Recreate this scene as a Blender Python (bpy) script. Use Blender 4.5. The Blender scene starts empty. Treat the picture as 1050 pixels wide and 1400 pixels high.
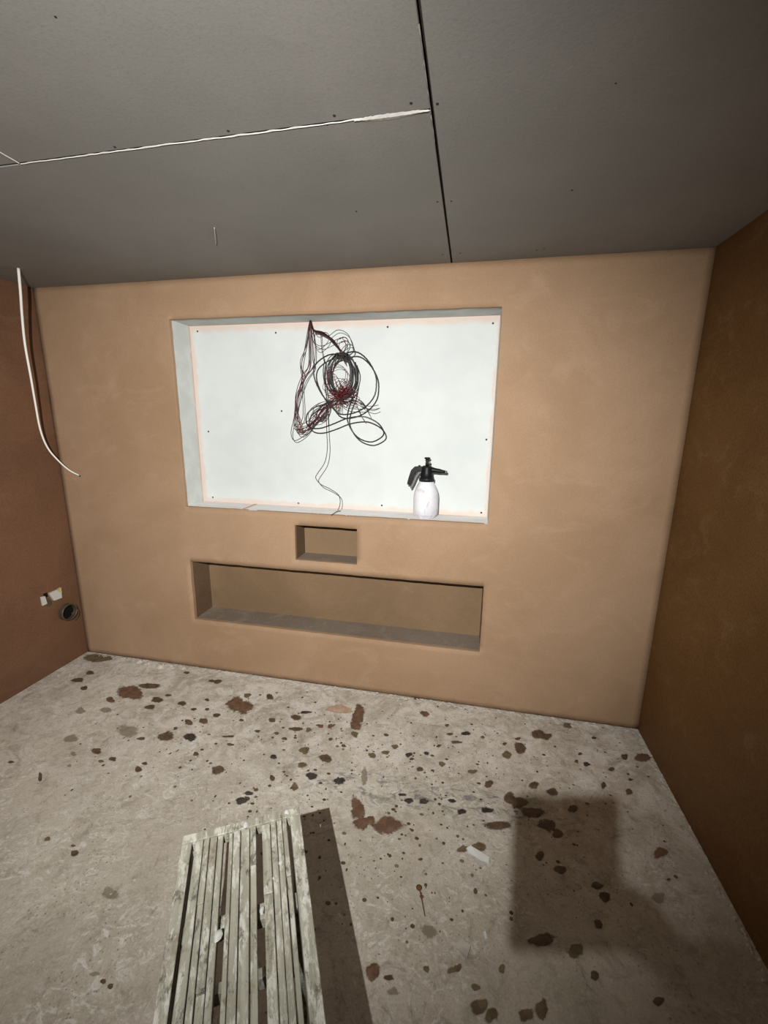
import bpy, bmesh, math, random
from mathutils import Vector, Matrix, Euler, noise
random.seed(7)
S = bpy.context.scene
COL = S.collection

# ------------------------------------------------------------------ camera, light, exposure
FPX = 573.95                                  # focal length in pixels of the 1050 x 1400 frame
CAM = Vector((2.565, -2.2125, 1.616))
CROT = Euler((1.35642, -0.01218, 0.20224), 'XYZ')
cam = bpy.data.cameras.new('camera'); camo = bpy.data.objects.new('camera', cam)
COL.objects.link(camo); camo.location = CAM; camo.rotation_euler = CROT
cam.sensor_fit = 'VERTICAL'; cam.sensor_height = 36; cam.sensor_width = 27
cam.lens = 36 * FPX / 1400; cam.clip_start = 0.01; cam.clip_end = 50
S.camera = camo
S.view_settings.view_transform = 'Standard'; S.view_settings.look = 'None'
S.view_settings.gamma = 1; S.view_settings.use_curve_mapping = False
S.view_settings.exposure = 0.0
W = bpy.data.worlds.new('world'); S.world = W; W.use_nodes = True
W.node_tree.nodes['Background'].inputs[0].default_value = (0.9, 0.95, 1, 1)
W.node_tree.nodes['Background'].inputs[1].default_value = 0.004

LAMP = Vector((2.44, -2.54, 1.94))            # head torch of the person taking the picture
AIM = Vector((1.42, 0.0, 1.12))
sp = bpy.data.lights.new('head_torch_beam', 'SPOT'); spo = bpy.data.objects.new('head_torch_beam', sp)
COL.objects.link(spo); spo.location = LAMP
spo.rotation_euler = (AIM - LAMP).to_track_quat('-Z', 'Y').to_euler()
sp.energy = 475; sp.color = (1.0, 0.975, 0.93); sp.shadow_soft_size = 0.005
sp.spot_size = math.radians(124); sp.spot_blend = 1.0; spo.scale = (1.0, 0.72, 1.0)      # oval beam, wider than high

# ------------------------------------------------------------------ helpers
H = 2.35; RW = 3.536; RD = 3.8                # room height, width, depth (back wall at y = 0)
CM = CROT.to_matrix()
def ray(u, v):
    return CM @ Vector(((u - 525) / FPX, -(v - 700) / FPX, -1.0))
def at(u, v, ax, val):                        # the point of a plane of the room that a photo pixel shows
    d = ray(u, v); t = (val - CAM[ax]) / d[ax]; return CAM + d * t
def lin(c):
    return tuple(((x/255)/12.92 if x/255 <= 0.04045 else ((x/255+0.055)/1.055)**2.4) for x in c) + (1,)

def link(o, parent=None):
    COL.objects.link(o)
    if parent: o.parent = parent
    return o
def obj(name, bm, mat, parent=None, smooth=False):
    me = bpy.data.meshes.new(name); bm.normal_update(); bm.to_mesh(me); bm.free()
    if mat: me.materials.append(mat)
    if smooth:
        for p in me.polygons: p.use_smooth = True
    return link(bpy.data.objects.new(name, me), parent)
def empty(name, loc=(0, 0, 0), rz=0):
    o = bpy.data.objects.new(name, None); o.location = loc; o.rotation_euler = (0, 0, rz); o.empty_display_size = .05
    return link(o)
def tag(o, label=None, cat=None, group=None, kind=None):
    if label: o['label'] = label
    if cat: o['category'] = cat
    if group: o['group'] = group
    if kind: o['kind'] = kind
    return o
def box(bm, lo, hi, bev=0.0, M=None):
    r = bmesh.ops.create_cube(bm, size=1)
    vs = r['verts']
    for v in vs:
        v.co = Vector([lo[i] + (v.co[i] + .5) * (hi[i] - lo[i]) for i in range(3)])
    if bev:
        es = list({e for v in vs for e in v.link_edges})
        r2 = bmesh.ops.bevel(bm, geom=es, offset=bev, segments=1, affect='EDGES')
        vs = list({v for f in r2['faces'] for v in f.verts} | {v for v in vs if v.is_valid})
    if M:
        for v in vs: v.co = M @ v.co
    return vs
def catmull(pts, n=6):
    pts = [Vector(p) for p in pts]; out = []
    P = [pts[0] * 2 - pts[1]] + pts + [pts[-1] * 2 - pts[-2]]
    for i in range(1, len(P) - 2):
        a, b, c, d = P[i-1], P[i], P[i+1], P[i+2]
        for k in range(n):
            t = k / n
            out.append(.5 * ((2*b) + (c-a)*t + (2*a-5*b+4*c-d)*t*t + (3*b-a-3*c+d)*t**3))
    out.append(pts[-1]); return out
def tube(bm, pts, r, sides=6, r_end=None, smooth_n=6):
    pts = catmull(pts, smooth_n) if smooth_n > 1 else [Vector(p) for p in pts]
    n = len(pts); rings = []; up = Vector((.3, .8, .52)).normalized()
    for i, p in enumerate(pts):
        t = (pts[min(i+1, n-1)] - pts[max(i-1, 0)])
        t = t.normalized() if t.length > 1e-9 else Vector((0, 0, 1))
        a = t.cross(up)
        if a.length < 1e-3: a = t.cross(Vector((1, 0, 0)))
        a.normalize(); b = t.cross(a).normalized(); up = -a.cross(t).normalized() if False else b
        rr = r if r_end is None else r + (r_end - r) * i / (n - 1)
        rings.append([bm.verts.new(p + (a * math.cos(2*math.pi*k/sides) + b * math.sin(2*math.pi*k/sides)) * rr) for k in range(sides)])
        up = b
    for i in range(n - 1):
        # pick the twist that keeps the tube clean
        best = min(range(sides), key=lambda s: sum((rings[i][k].co - rings[i+1][(k+s) % sides].co).length_squared for k in range(sides)))
        rings[i+1] = rings[i+1][best:] + rings[i+1][:best]
        for k in range(sides):
            bm.faces.new((rings[i][k], rings[i][(k+1) % sides], rings[i+1][(k+1) % sides], rings[i+1][k]))
    bm.faces.new(rings[0][::-1]); bm.faces.new(rings[-1])
def lathe(bm, prof, seg=24, c=(0, 0, 0), squash=None):
    rings = []
    for r, z in prof:
        rings.append([bm.verts.new((c[0] + r*math.cos(2*math.pi*k/seg), c[1] + r*math.sin(2*math.pi*k/seg), c[2] + z)) for k in range(seg)])
    for i in range(len(rings) - 1):
        for k in range(seg):
            bm.faces.new((rings[i][k], rings[i][(k+1) % seg], rings[i+1][(k+1) % seg], rings[i+1][k]))
    bm.faces.new(rings[0][::-1]); bm.faces.new(rings[-1])

# ------------------------------------------------------------------ materials
class NT:
    def __init__(s, name, rough=.9, spec=.25):
        s.m = bpy.data.materials.new(name); s.m.use_nodes = True; s.t = s.m.node_tree
        s.b = s.t.nodes['Principled BSDF']; s.b.inputs['Roughness'].default_value = rough
        s.b.inputs['Specular IOR Level'].default_value = spec
        s.geo = s.t.nodes.new('ShaderNodeNewGeometry'); s.tc = s.t.nodes.new('ShaderNodeTexCoord')
        s.P = s.geo.outputs['Position']; s.O = s.tc.outputs['Object']
    def L(s, a, b): s.t.links.new(a, b)
    def noise(s, scale, detail=4, rough=.55, vec=None, dist=0, stretch=None):
        n = s.t.nodes.new('ShaderNodeTexNoise'); n.inputs['Scale'].default_value = scale
        n.inputs['Detail'].default_value = detail; n.inputs['Roughness'].default_value = rough; n.inputs['Distortion'].default_value = dist
        v = vec or s.P
        if stretch:
            m = s.t.nodes.new('ShaderNodeMapping'); m.inputs['Scale'].default_value = stretch; s.L(v, m.inputs[0]); v = m.outputs[0]
        s.L(v, n.inputs['Vector']); return n.outputs['Fac']
    def vor(s, scale, vec=None):
        n = s.t.nodes.new('ShaderNodeTexVoronoi'); n.inputs['Scale'].default_value = scale; s.L(vec or s.P, n.inputs['Vector']); return n.outputs['Distance']
    def ramp(s, fac, a, b, lo=0.0, hi=1.0):
        n = s.t.nodes.new('ShaderNodeMapRange'); n.inputs[1].default_value = a; n.inputs[2].default_value = b
        n.inputs[3].default_value = lo; n.inputs[4].default_value = hi; n.interpolation_type = 'SMOOTHSTEP'
        s.L(fac, n.inputs[0]); return n.outputs[0]
    def mix(s, fac, a, b):
        n = s.t.nodes.new('ShaderNodeMix'); n.data_type = 'RGBA'
        for sock, v in ((n.inputs[0], fac), (n.inputs[6], a), (n.inputs[7], b)):
            if isinstance(v, (int, float)): sock.default_value = v
            elif isinstance(v, tuple): sock.default_value = v if len(v) == 4 else v + (1,)
            else: s.L(v, sock)
        return n.outputs[2]
    def math(s, op, a, b=0.0):
        n = s.t.nodes.new('ShaderNodeMath'); n.operation = op
        for sock, v in ((n.inputs[0], a), (n.inputs[1], b)):
            if isinstance(v, (int, float)): sock.default_value = v
            else: s.L(v, sock)
        return n.outputs[0]
    def sep(s, v=None):
        n = s.t.nodes.new('ShaderNodeSeparateXYZ'); s.L(v or s.P, n.inputs[0]); return n.outputs
    def col(s, c):
        if isinstance(c, tuple): s.b.inputs['Base Color'].default_value = c if len(c) == 4 else c + (1,)
        else: s.L(c, s.b.inputs['Base Color'])
        return s
    def bump(s, h, strength=.3, dist=.01):
        n = s.t.nodes.new('ShaderNodeBump'); n.inputs['Strength'].default_value = strength; n.inputs['Distance'].default_value = dist
        s.L(h, n.inputs['Height']); s.L(n.outputs[0], s.b.inputs['Normal']); return s

def plaster(name, c1, c2, c3, rough=.75, grain=.16, patch=.35):
    n = NT(name, rough, .3)
    a = n.ramp(n.noise(1.6, 5, .6, dist=.6), .35, .68)
    b = n.ramp(n.noise(4.2, 6, .68, dist=1.0, stretch=(1, 1, 1.7)), .50, .74)
    k = n.mix(a, c1, c2)
    k = n.mix(n.math('MULTIPLY', b, patch), k, c3)
    f = n.ramp(n.noise(120, 4, .65), .40, .66)
    k = n.mix(n.math('MULTIPLY', f, grain), k, (c2[0]*.5, c2[1]*.5, c2[2]*.5))
    n.col(k)
    h = n.math('ADD', n.noise(3.5, 4, .5), n.math('MULTIPLY', n.noise(70, 5, .65), .16))
    return n.bump(h, .24, .02).m
def flat(name, c, rough=.5, spec=.4, metal=0, var=.0, vs=30):
    n = NT(name, rough, spec); n.b.inputs['Metallic'].default_value = metal
    if var: n.col(n.mix(n.ramp(n.noise(vs, 4, .6, vec=n.O), .3, .7), c, tuple(x*(1-var) for x in c)))
    else: n.col(c)
    return n.m

M = {}
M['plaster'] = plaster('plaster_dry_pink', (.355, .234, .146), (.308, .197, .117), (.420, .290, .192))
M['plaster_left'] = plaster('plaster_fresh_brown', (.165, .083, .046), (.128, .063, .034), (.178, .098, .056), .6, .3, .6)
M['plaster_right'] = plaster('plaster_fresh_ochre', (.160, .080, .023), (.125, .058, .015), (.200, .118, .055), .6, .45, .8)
M['plaster_rear'] = plaster('plaster_rear', (.13, .075, .045), (.11, .065, .038), (.15, .09, .05))
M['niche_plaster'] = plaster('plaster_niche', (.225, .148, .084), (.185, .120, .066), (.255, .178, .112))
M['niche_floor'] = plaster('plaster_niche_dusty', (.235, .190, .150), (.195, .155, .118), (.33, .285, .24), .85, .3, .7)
M['niche_jamb'] = plaster('plaster_niche_shaded', (.165, .105, .062), (.130, .080, .046), (.19, .125, .078), .7, .35)  # darker copy of the niche plaster; the left jamb's shade is in the colour
# plasterboard of the recess: ivory paper, pink plaster smeared along the edges of each board
def board_white():
    n = NT('plasterboard_ivory', .8, .3)
    x, y, z = n.sep()
    wob = n.math('MULTIPLY', n.math('SUBTRACT', n.noise(14, 4, .6), .5), .05)
    def near(c, v, w):
        return n.ramp(n.math('ADD', n.math('ABSOLUTE', n.math('SUBTRACT', c, v)), wob), w*.25, w, 1, 0)
    e = n.math('MAXIMUM', n.math('MAXIMUM', near(x, .885, .038), near(x, 2.676, .020)), n.math('MAXIMUM', near(z, 2.15, .05), near(z, 1.09, .04)))
    base = n.mix(n.ramp(n.noise(5, 4, .6), .35, .65), (.575, .612, .603), (.545, .582, .582))
    base = n.mix(n.math('MULTIPLY', n.ramp(n.noise(220, 2, .5), .45, .7), .12), base, (.42, .455, .445))
    sm = n.mix(n.noise(30, 4, .6), (.60, .43, .355), (.58, .51, .455))
    n.col(n.mix(n.math('MULTIPLY', e, .75), base, sm))
    return n.bump(n.noise(140, 3, .6), .08, .004).m
M['board_white'] = board_white()
def board_reveal():
    n = NT('plasterboard_reveal', .85, .25)
    x, y, z = n.sep()
    wob = n.math('MULTIPLY', n.math('SUBTRACT', n.noise(18, 4, .6), .5), .05)
    e = n.math('MAXIMUM', n.ramp(n.math('ADD', y, wob), .16, .185), n.ramp(n.math('ADD', y, wob), .004, .03, 1, 0))
    base = n.mix(n.ramp(n.noise(7, 4, .6), .35, .65), (.58, .60, .58), (.50, .525, .51))
    base = n.mix(n.math('MULTIPLY', n.ramp(n.noise(180, 2, .5), .45, .7), .2), base, (.36, .37, .35))
    n.col(n.mix(n.math('MULTIPLY', e, .7), base, (.55, .36, .27)))
    return n.bump(n.noise(120, 3, .6), .1, .004).m
M['board_reveal'] = board_reveal()
M['ledge'] = (lambda n: n.col(n.mix(n.math('MULTIPLY', n.ramp(n.noise(9, 4, .6, stretch=(.6, 3, 1)), .5, .68), .6), n.mix(n.noise(30, 4), (.80, .80, .80), (.70, .70, .70)), (.76, .55, .43))).bump(n.noise(90, 4), .15, .006).m)(NT('plasterboard_ledge', .85))
def ceil_mat():
    n = NT('plasterboard_grey', .85, .25)
    a = n.mix(n.ramp(n.noise(1.3, 4, .55), .35, .65), (.245, .236, .222), (.212, .205, .191))
    a = n.mix(n.math('MULTIPLY', n.ramp(n.noise(3.2, 5, .7, dist=.8), .55, .8), .3), a, (.16, .153, .14))
    a = n.mix(n.math('MULTIPLY', n.ramp(n.noise(210, 2, .6), .5, .72), .22), a, (.11, .106, .098))
    n.col(a); return n.bump(n.noise(130, 3, .6), .1, .004).m
M['ceiling'] = ceil_mat()
M['dark_timber'] = flat('dark_void_timber', (.05, .04, .03), .9, .1, var=.3)
M['filler'] = flat('white_joint_filler', (.60, .59, .56), .85, .2, var=.15, vs=60)
def floor_mat():
    n = NT('dusty_chipboard', .82, .3)
    x, y, z = n.sep()
    a = n.mix(n.ramp(n.noise(1.7, 5, .6, dist=.4), .33, .68), (.52, .475, .400), (.40, .362, .298))
    # trodden-in plaster dust: brighter and chalkier towards the walls being worked on
    dust = n.math('MULTIPLY', n.ramp(n.noise(4.5, 6, .7, dist=1.5), .40, .62), n.ramp(y, -1.25, -.1, .12, .85))
    a = n.mix(dust, a, (.68, .65, .60))
    blot = n.ramp(n.noise(17, 7, .75, dist=1.2), .48, .66)
    a = n.mix(n.math('MULTIPLY', blot, .52), a, (.27, .24, .185))
    chalk = n.math('MULTIPLY', n.ramp(n.noise(14, 7, .75, dist=2.2, stretch=(1, 1.3, 1)), .50, .62), n.ramp(n.noise(2.1, 3), .42, .60))
    a = n.mix(n.math('MULTIPLY', chalk, .75), a, (.68, .66, .62))
    dirt = n.ramp(n.noise(6.5, 7, .72, dist=2.0), .53, .70)
    a = n.mix(n.math('MULTIPLY', dirt, .62), a, (.19, .165, .122))
    scuff = n.ramp(n.noise(11, 6, .7, dist=1.0, stretch=(1, 1.9, 1)), .56, .72)
    a = n.mix(n.math('MULTIPLY', scuff, .45), a, (.30, .26, .20))
    # bluish scuffed trail across the middle of the room
    g = n.math('ADD', n.math('MULTIPLY', n.math('SUBTRACT', x, 1.9), .18), .0)
    tr = n.ramp(n.math('ABSOLUTE', n.math('ADD', n.math('ADD', y, .665), n.math('MULTIPLY', n.math('SUBTRACT', x, 2.25), -.06))), .02, .15, 1, 0)
    tr = n.math('MULTIPLY', n.math('MULTIPLY', tr, n.ramp(x, 1.8, 2.05)), n.ramp(x, 2.85, 3.25, 1, 0))
    trn = n.ramp(n.noise(13, 6, .7, dist=.9, stretch=(1, 2.2, 1)), .49, .62)
    a = n.mix(n.math('MULTIPLY', n.math('MULTIPLY', tr, trn), .75), a, (.12, .12, .128))
    # fine specks
    sk = n.math('MULTIPLY', n.ramp(n.vor(60), .10, .20, 1, 0), n.ramp(n.noise(5, 3), .42, .6))
    a = n.mix(n.math('MULTIPLY', sk, .7), a, (.12, .09, .06))
    f = n.ramp(n.noise(150, 4, .7), .46, .66)
    a = n.mix(n.math('MULTIPLY', f, .34), a, (.24, .215, .17))
    f2 = n.ramp(n.noise(85, 5, .75, dist=.5), .54, .68)
    a = n.mix(n.math('MULTIPLY', f2, .40), a, (.66, .64, .60))
    n.col(a)
    n.L(n.ramp(n.noise(5, 4), .35, .7, .6, .95), n.b.inputs['Roughness'])
    h = n.math('ADD', n.math('MULTIPLY', n.noise(12, 6, .65, dist=1.0), 1.0), n.math('MULTIPLY', n.noise(110, 4, .6), .25))
    return n.bump(h, .45, .012).m
M['floor'] = floor_mat()
def splat_mat(name, c1, c2, rough, amax=.95, rag=1.1):
    n = NT(name, rough, .3)
    n.col(n.mix(n.ramp(n.noise(30, 6, .7), .40, .58), c1, c2))
    at_ = n.t.nodes.new('ShaderNodeAttribute'); at_.attribute_name = 'edge'
    v = n.math('ADD', at_.outputs['Fac'], n.math('MULTIPLY', n.math('SUBTRACT', n.noise(60, 5, .75), .5), rag))
    n.L(n.ramp(v, .22, .62, 0, amax), n.b.inputs['Alpha'])
    return n.bump(n.noise(80, 4), .3, .003).m
M['s_brown'] = splat_mat('splat_brown_plaster', (.175, .098, .060), (.118, .068, .042), .65)
M['s_dark'] = splat_mat('splat_dark_drip', (.075, .050, .032), (.12, .082, .052), .5)
M['s_black'] = splat_mat('splat_black_drip', (.028, .024, .022), (.06, .05, .042), .55)
M['s_olive'] = splat_mat('splat_olive_drip', (.115, .083, .045), (.17, .128, .075), .6)
M['s_faint'] = splat_mat('splat_faint_stain', (.30, .25, .18), (.24, .20, .14), .85, .6, 1.2)
M['s_pink'] = splat_mat('splat_pale_pink', (.50, .36, .27), (.42, .28, .20), .85)
M['debris'] = flat('white_plaster_crumb', (.56, .525, .47), .9, .2, var=.3, vs=25)
M['seam'] = flat('pink_seam_filler', (.62, .42, .31), .85, .2, var=.25, vs=60)
M['speck'] = flat('dark_speck', (.10, .072, .048), .7, .3, var=.4, vs=20)
M['speck_olive'] = flat('olive_speck', (.19, .15, .09), .8, .3, var=.4, vs=20)
M['screw'] = flat('black_screw', (.012, .012, .013), .5, .4)
M['red_wire'] = flat('red_wire_sheath', (.070, .011, .015), .45, .4)
M['red_bright'] = flat('red_wire_bright', (.135, .014, .019), .45, .4)
M['dark_wire'] = flat('dark_wire_sheath', (.028, .011, .013), .45, .4)
M['black_wire'] = flat('black_cable_sheath', (.010, .010, .012), .4, .5)
M['white_cable'] = flat('white_cable_sheath', (.78, .76, .72), .5, .4)
def bottle_mat():
    n = NT('splashed_white_plastic', .45, .4)
    s = n.ramp(n.noise(20, 5, .65, vec=n.O, dist=.8, stretch=(1, 1, .6)), .56, .68)
    k = n.mix(n.ramp(n.noise(9, 4, .6, vec=n.O), .4, .65), (.68, .68, .72), (.60, .61, .67))
    n.col(n.mix(n.math('MULTIPLY', s, .55), k, (.36, .27, .24))); return n.bump(n.noise(40, 4, vec=n.O), .15, .004).m
M['bottle'] = bottle_mat()
M['black_plastic'] = flat('black_plastic', (.006, .006, .007), .45, .22, var=.3, vs=60)
M['grey_plastic'] = flat('grey_plastic', (.12, .12, .12), .4, .5)
def wood_mat():
    n = NT('weathered_painted_timber', .8, .3)
    info = n.t.nodes.new('ShaderNodeObjectInfo')
    v = n.t.nodes.new('ShaderNodeVectorMath'); v.operation = 'ADD'; n.L(n.O, v.inputs[0])
    cmb = n.t.nodes.new('ShaderNodeCombineXYZ'); n.L(n.math('MULTIPLY', info.outputs['Random'], 13.0), cmb.inputs[0]); n.L(n.math('MULTIPLY', info.outputs['Random'], 7.0), cmb.inputs[1]); n.L(cmb.outputs[0], v.inputs[1])
    V = v.outputs[0]
    g = n.ramp(n.noise(60, 5, .6, vec=V, stretch=(1, .06, 1)), .38, .62)
    a = n.mix(g, (.265, .255, .205), (.180, .172, .130))
    a = n.mix(n.math('MULTIPLY', info.outputs['Random'], .35), a, (.28, .275, .235))
    w = n.ramp(n.noise(55, 7, .75, vec=V, stretch=(1, .30, 1)), .49, .60)
    a = n.mix(n.math('MULTIPLY', w, .6), a, (.48, .48, .435))
    d = n.ramp(n.noise(38, 8, .78, vec=V, stretch=(1, .5, 1)), .53, .63)
    a = n.mix(n.math('MULTIPLY', d, .75), a, (.045, .040, .026))
    e = n.ramp(n.noise(12, 6, .72, vec=n.P), .56, .68)
    a = n.mix(n.math('MULTIPLY', e, .55), a, (.105, .073, .045))
    n.col(a); return n.bump(n.math('ADD', g, n.noise(90, 4, vec=V)), .3, .004).m
M['wood'] = wood_mat()
M['wood_white'] = flat('white_splash_on_timber', (.45, .455, .43), .7, .3, var=.3, vs=80)
M['rust'] = flat('rusty_steel', (.16, .075, .025), .8, .3, var=.4, vs=200)
M['plastic_scrap'] = flat('pale_plastic_scrap', (.66, .70, .68), .18, .6)
M['back_box'] = flat('white_box_plastic', (.52, .51, .49), .6, .4)
M['yellowed'] = flat('yellowed_plastic', (.50, .41, .17), .6, .4)
M['pipe'] = flat('grey_brown_pipe', (.085, .062, .042), .4, .5, var=.3, vs=50)
M['void'] = flat('dark_hole', (.008, .007, .006), .9, .1)
M['cloth'] = flat('dark_work_cloth', (.06, .065, .08), .9, .2, var=.3, vs=20)
M['skin'] = flat('skin', (.42, .25, .17), .55, .4)
M['hair'] = flat('dark_hair', (.03, .022, .016), .7, .3)
M['lens'] = flat('clear_lens', (.8, .8, .8), .1, .6)

# ------------------------------------------------------------------ floor
bm = bmesh.new(); box(bm, (-.05, -RD - .05, -.12), (RW + .05, .30, -.022))
floor = tag(obj('floor', bm, M['dark_timber']), 'dusty chipboard floor splashed with dried plaster', kind='structure')
for (x0, x1, y0, y1) in ((0, 1.7585, -1.93, 0), (1.7620, RW, -1.93, 0), (0, 1.20, -RD, -1.934), (1.204, RW, -RD, -1.934)):
    bm = bmesh.new(); box(bm, (x0, y0, -.022), (x1, y1, 0), .0012); obj('floor_sheet', bm, M['floor'], floor)

bm = bmesh.new(); box(bm, (1.7587, -1.93, -.012), (1.7618, -.002, -.0018)); obj('joint_filler', bm, M['debris'], floor)
# dried plaster splats and drips: (x, y, half width, half height in the photo's pixels, kind)
SPL = '''178 947 17 10 b|151 957 6 4 b|204 938 14 4 d|215 957 8 4 d|205 967 8 3 d|249 962 6 3 d|230 951 4 2 d|323 963 13 10 b|334 967 12 9 b|338 951 5 3 b
297 932 6 3 d|289 931 4 2 d|255 920 4 2 d|278 986 6 4 d|258 988 6 4 d|296 978 5 3 d|227 1007 11 6 d|260 1008 8 6 k|193 1010 6 2 d|132 1027 7 4 d|154 1038 5 3 d|138 1041 4 2 o
100 1031 4 3 f|95 1047 3 2 f|97 1010 9 6 f|189 1052 5 4 d|198 1044 4 2 d|268 1031 4 3 d|298 1053 9 6 d|330 1095 8 5 k|340 1085 6 3 k|315 1018 5 2 d|312 1007 9 1.5 d|115 941 5 3 d|106 930 9 3 d|123 920 5 3 d
55 1063 3 6 d|102 1167 6 4 d|100 1157 3 2 b|65 1147 4 3 o|15 1042 4 2 d|110 972 7 4 f|283 957 3 2 d|283 970 3 2 d|145 971 8 4 f|175 1000 14 8 f|265 970 4 2 d|240 996 3 2 d
405 981 7 4 d|418 974 8 2 k|405 997 9 3 d|369 953 5 4 d|490 978 9 13 b|486 992 8 6 b|464 970 16 6 p|485 1004 5 4 o|581 976 6 4 b|570 954 5 3 b|637 1003 6 3 k|615 1004 4 2 d|611 992 3 2 d|624 1015 8 2 d
452 1011 3 2 d|416 1026 7 5 o|413 1046 6 4 o|426 1061 8 5 k|445 1037 8 6 d|374 1035 5 3 k|403 1076 5 5 o|372 1064 4 4 d|464 1068 7 5 k|509 1033 5 4 o|527 1029 5 3 o|540 1021 5 3 o|559 1032 5 3 k|563 1038 3 2 d
583 1030 4 2 k|574 1052 5 3 d|604 1045 4 4 o|646 1055 6 3 o|668 1072 6 5 d|693 1033 6 5 o|696 1091 7 8 d|498 1062 5 11 f|559 1095 6 4 k|579 1096 6 4 k|550 1087 6 2 k|631 1110 6 4 k|618 1095 5 3 k|666 1108 8 4 k
489 1106 9 16 b|495 1126 11 9 b|507 1122 6 6 b|530 1129 20 12 b|681 1129 22 5 d|633 1161 7 5 o|655 1158 9 7 o|575 1175 3 2 d|452 993 4 3 b|438 993 4 3 b|422 998 4 3 o|378 1003 3 2 d|372 985 5 3 d|389 1010 4 2 d|338 1092 4 3 d|350 1080 4 2 d|345 1099 3 2 d
736 1004 9 7 d|747 1007 7 5 d|711 1023 8 8 d|693 1031 5 4 o|708 1010 4 2 d|776 992 6 4 o|812 1009 3 2 k|802 1045 5 3 k|854 1035 5 4 d|879 1036 11 6 b|825 1074 4 4 d|860 1083 5 4 d|903 1166 10 7 b|766 1189 8 6 d
738 1170 6 6 d|816 1211 8 5 d|827 1226 8 7 d|818 1264 6 6 d|914 1203 3 2 d|900 1228 9 8 f|813 1334 6 7 d|741 1285 20 8 d|787 1300 10 10 o|741 1380 8 15 o|719 1388 10 9 o|655 1377 12 11 o|672 1388 9 10 o|686 1325 5 6 o|900 1369 8 6 d
708 1097 13 8 d|728 1111 14 8 d|748 1128 13 8 d|762 1140 7 6 d|783 1106 7 5 d|730 1074 7 5 d|755 1083 8 5 d|510 1329 9 13 b|531 1337 7 4 d|583 1325 4 5 o|617 1327 6 4 o|626 1324 5 6 o|650 1350 6 5 o|650 1219 3 4 d|537 1356 8 5 f|587 1274 11 9 f
151 1222 12 8 f|141 1342 4 4 d|151 1349 4 4 d|129 1332 8 3 f|793 1031 3 2 d|788 1041 3 2 d|836 1052 4 3 d|862 1066 3 2 d|690 1017 3 2 d|660 1008 3 2 o|600 1020 3 2 d|528 1005 3 2 d|470 1020 3 2 d|352 1000 4 2 d|330 985 3 2 d'''
KM = dict(b='s_brown', d='s_dark', k='s_black', o='s_olive', f='s_faint', p='s_pink')
def splat(bm, u, v, ru, rv, h, seg=14, seed=0):
    rnd = random.Random(seed); ph = [rnd.uniform(0, 6.28) for _ in range(4)]; am = [rnd.uniform(.04, .16), rnd.uniform(.04, .13), rnd.uniform(.02, .09), rnd.uniform(.02, .06)]
    c = at(u, v, 2, 0); zo = .0002 * (seed % 8); lay = bm.verts.layers.float.new('edge'); rings = [[], [], []]
    for k in range(seg):
        a = 2*math.pi*k/seg
        r = 1 + sum(am[j] * math.sin((j+2)*a + ph[j]) for j in range(4))
        q = at(u + ru*r*math.cos(a), v + rv*r*math.sin(a), 2, 0)
        for ri, (f_, z, e) in enumerate(((1.38, .0004 + zo, 0), (1.0, .0007 + zo, .36), (.62, h + zo, .8))):
            w = bm.verts.new((min(max(c.x + (q.x-c.x)*f_, .004), RW - .004), min(c.y + (q.y-c.y)*f_, -.004), z)); w[lay] = e; rings[ri].append(w)
    top = bm.verts.new((c.x, min(c.y, -.004), h + zo)); top[lay] = 1.0
    for k in range(seg):
        j = (k+1) % seg
        for ri in (0, 1): bm.faces.new((rings[ri][k], rings[ri][j], rings[ri+1][j], rings[ri+1][k]))
        bm.faces.new((rings[2][k], rings[2][j], top))
i = 0
for line in SPL.split('\n'):
    for it in line.split('|'):
        u, v, ru, rv, k = it.split(); i += 1
        bm = bmesh.new()
        h = {'b': .0035, 'd': .0014, 'k': .0016, 'o': .0012, 'f': .0006, 'p': .0012}[k] * (1 if float(ru) > 5 else .8)
        splat(bm, float(u), float(v), float(ru), float(rv), h, seed=i)
        bmesh.ops.recalc_face_normals(bm, faces=bm.faces)
        obj('plaster_splat', bm, M[KM[k]], floor, True)
# countless small specks thrown between the big ones
for nm, key, cnt, sd in (('plaster_specks', 'speck', 520, 5), ('plaster_specks', 'speck_olive', 260, 9)):
    bm = bmesh.new(); rnd = random.Random(sd)
    for _ in range(cnt):
        u = rnd.triangular(60, 980, 480); v = rnd.triangular(925, 1320, 985)
        if u < 260 and v > 1090: continue
        q = at(u, v, 2, 0)
        if q.y > -.03 or q.x > RW - .05 or q.x < .05: continue
        r = rnd.choice((.0025, .003, .004, .005, .007)); a0 = rnd.uniform(0, 3); el = rnd.uniform(.6, 1.5)
        vs = [bm.verts.new((q.x + r*el*math.cos(a0+j*1.0472), q.y + r*math.sin(a0+j*1.0472), .0003)) for j in range(6)]
        t = bm.verts.new((q.x, q.y, .0014))
        for j in range(6): bm.faces.new((vs[j], vs[(j+1) % 6], t))
    tag(obj(nm, bm, M[key], floor), kind='stuff')
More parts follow.
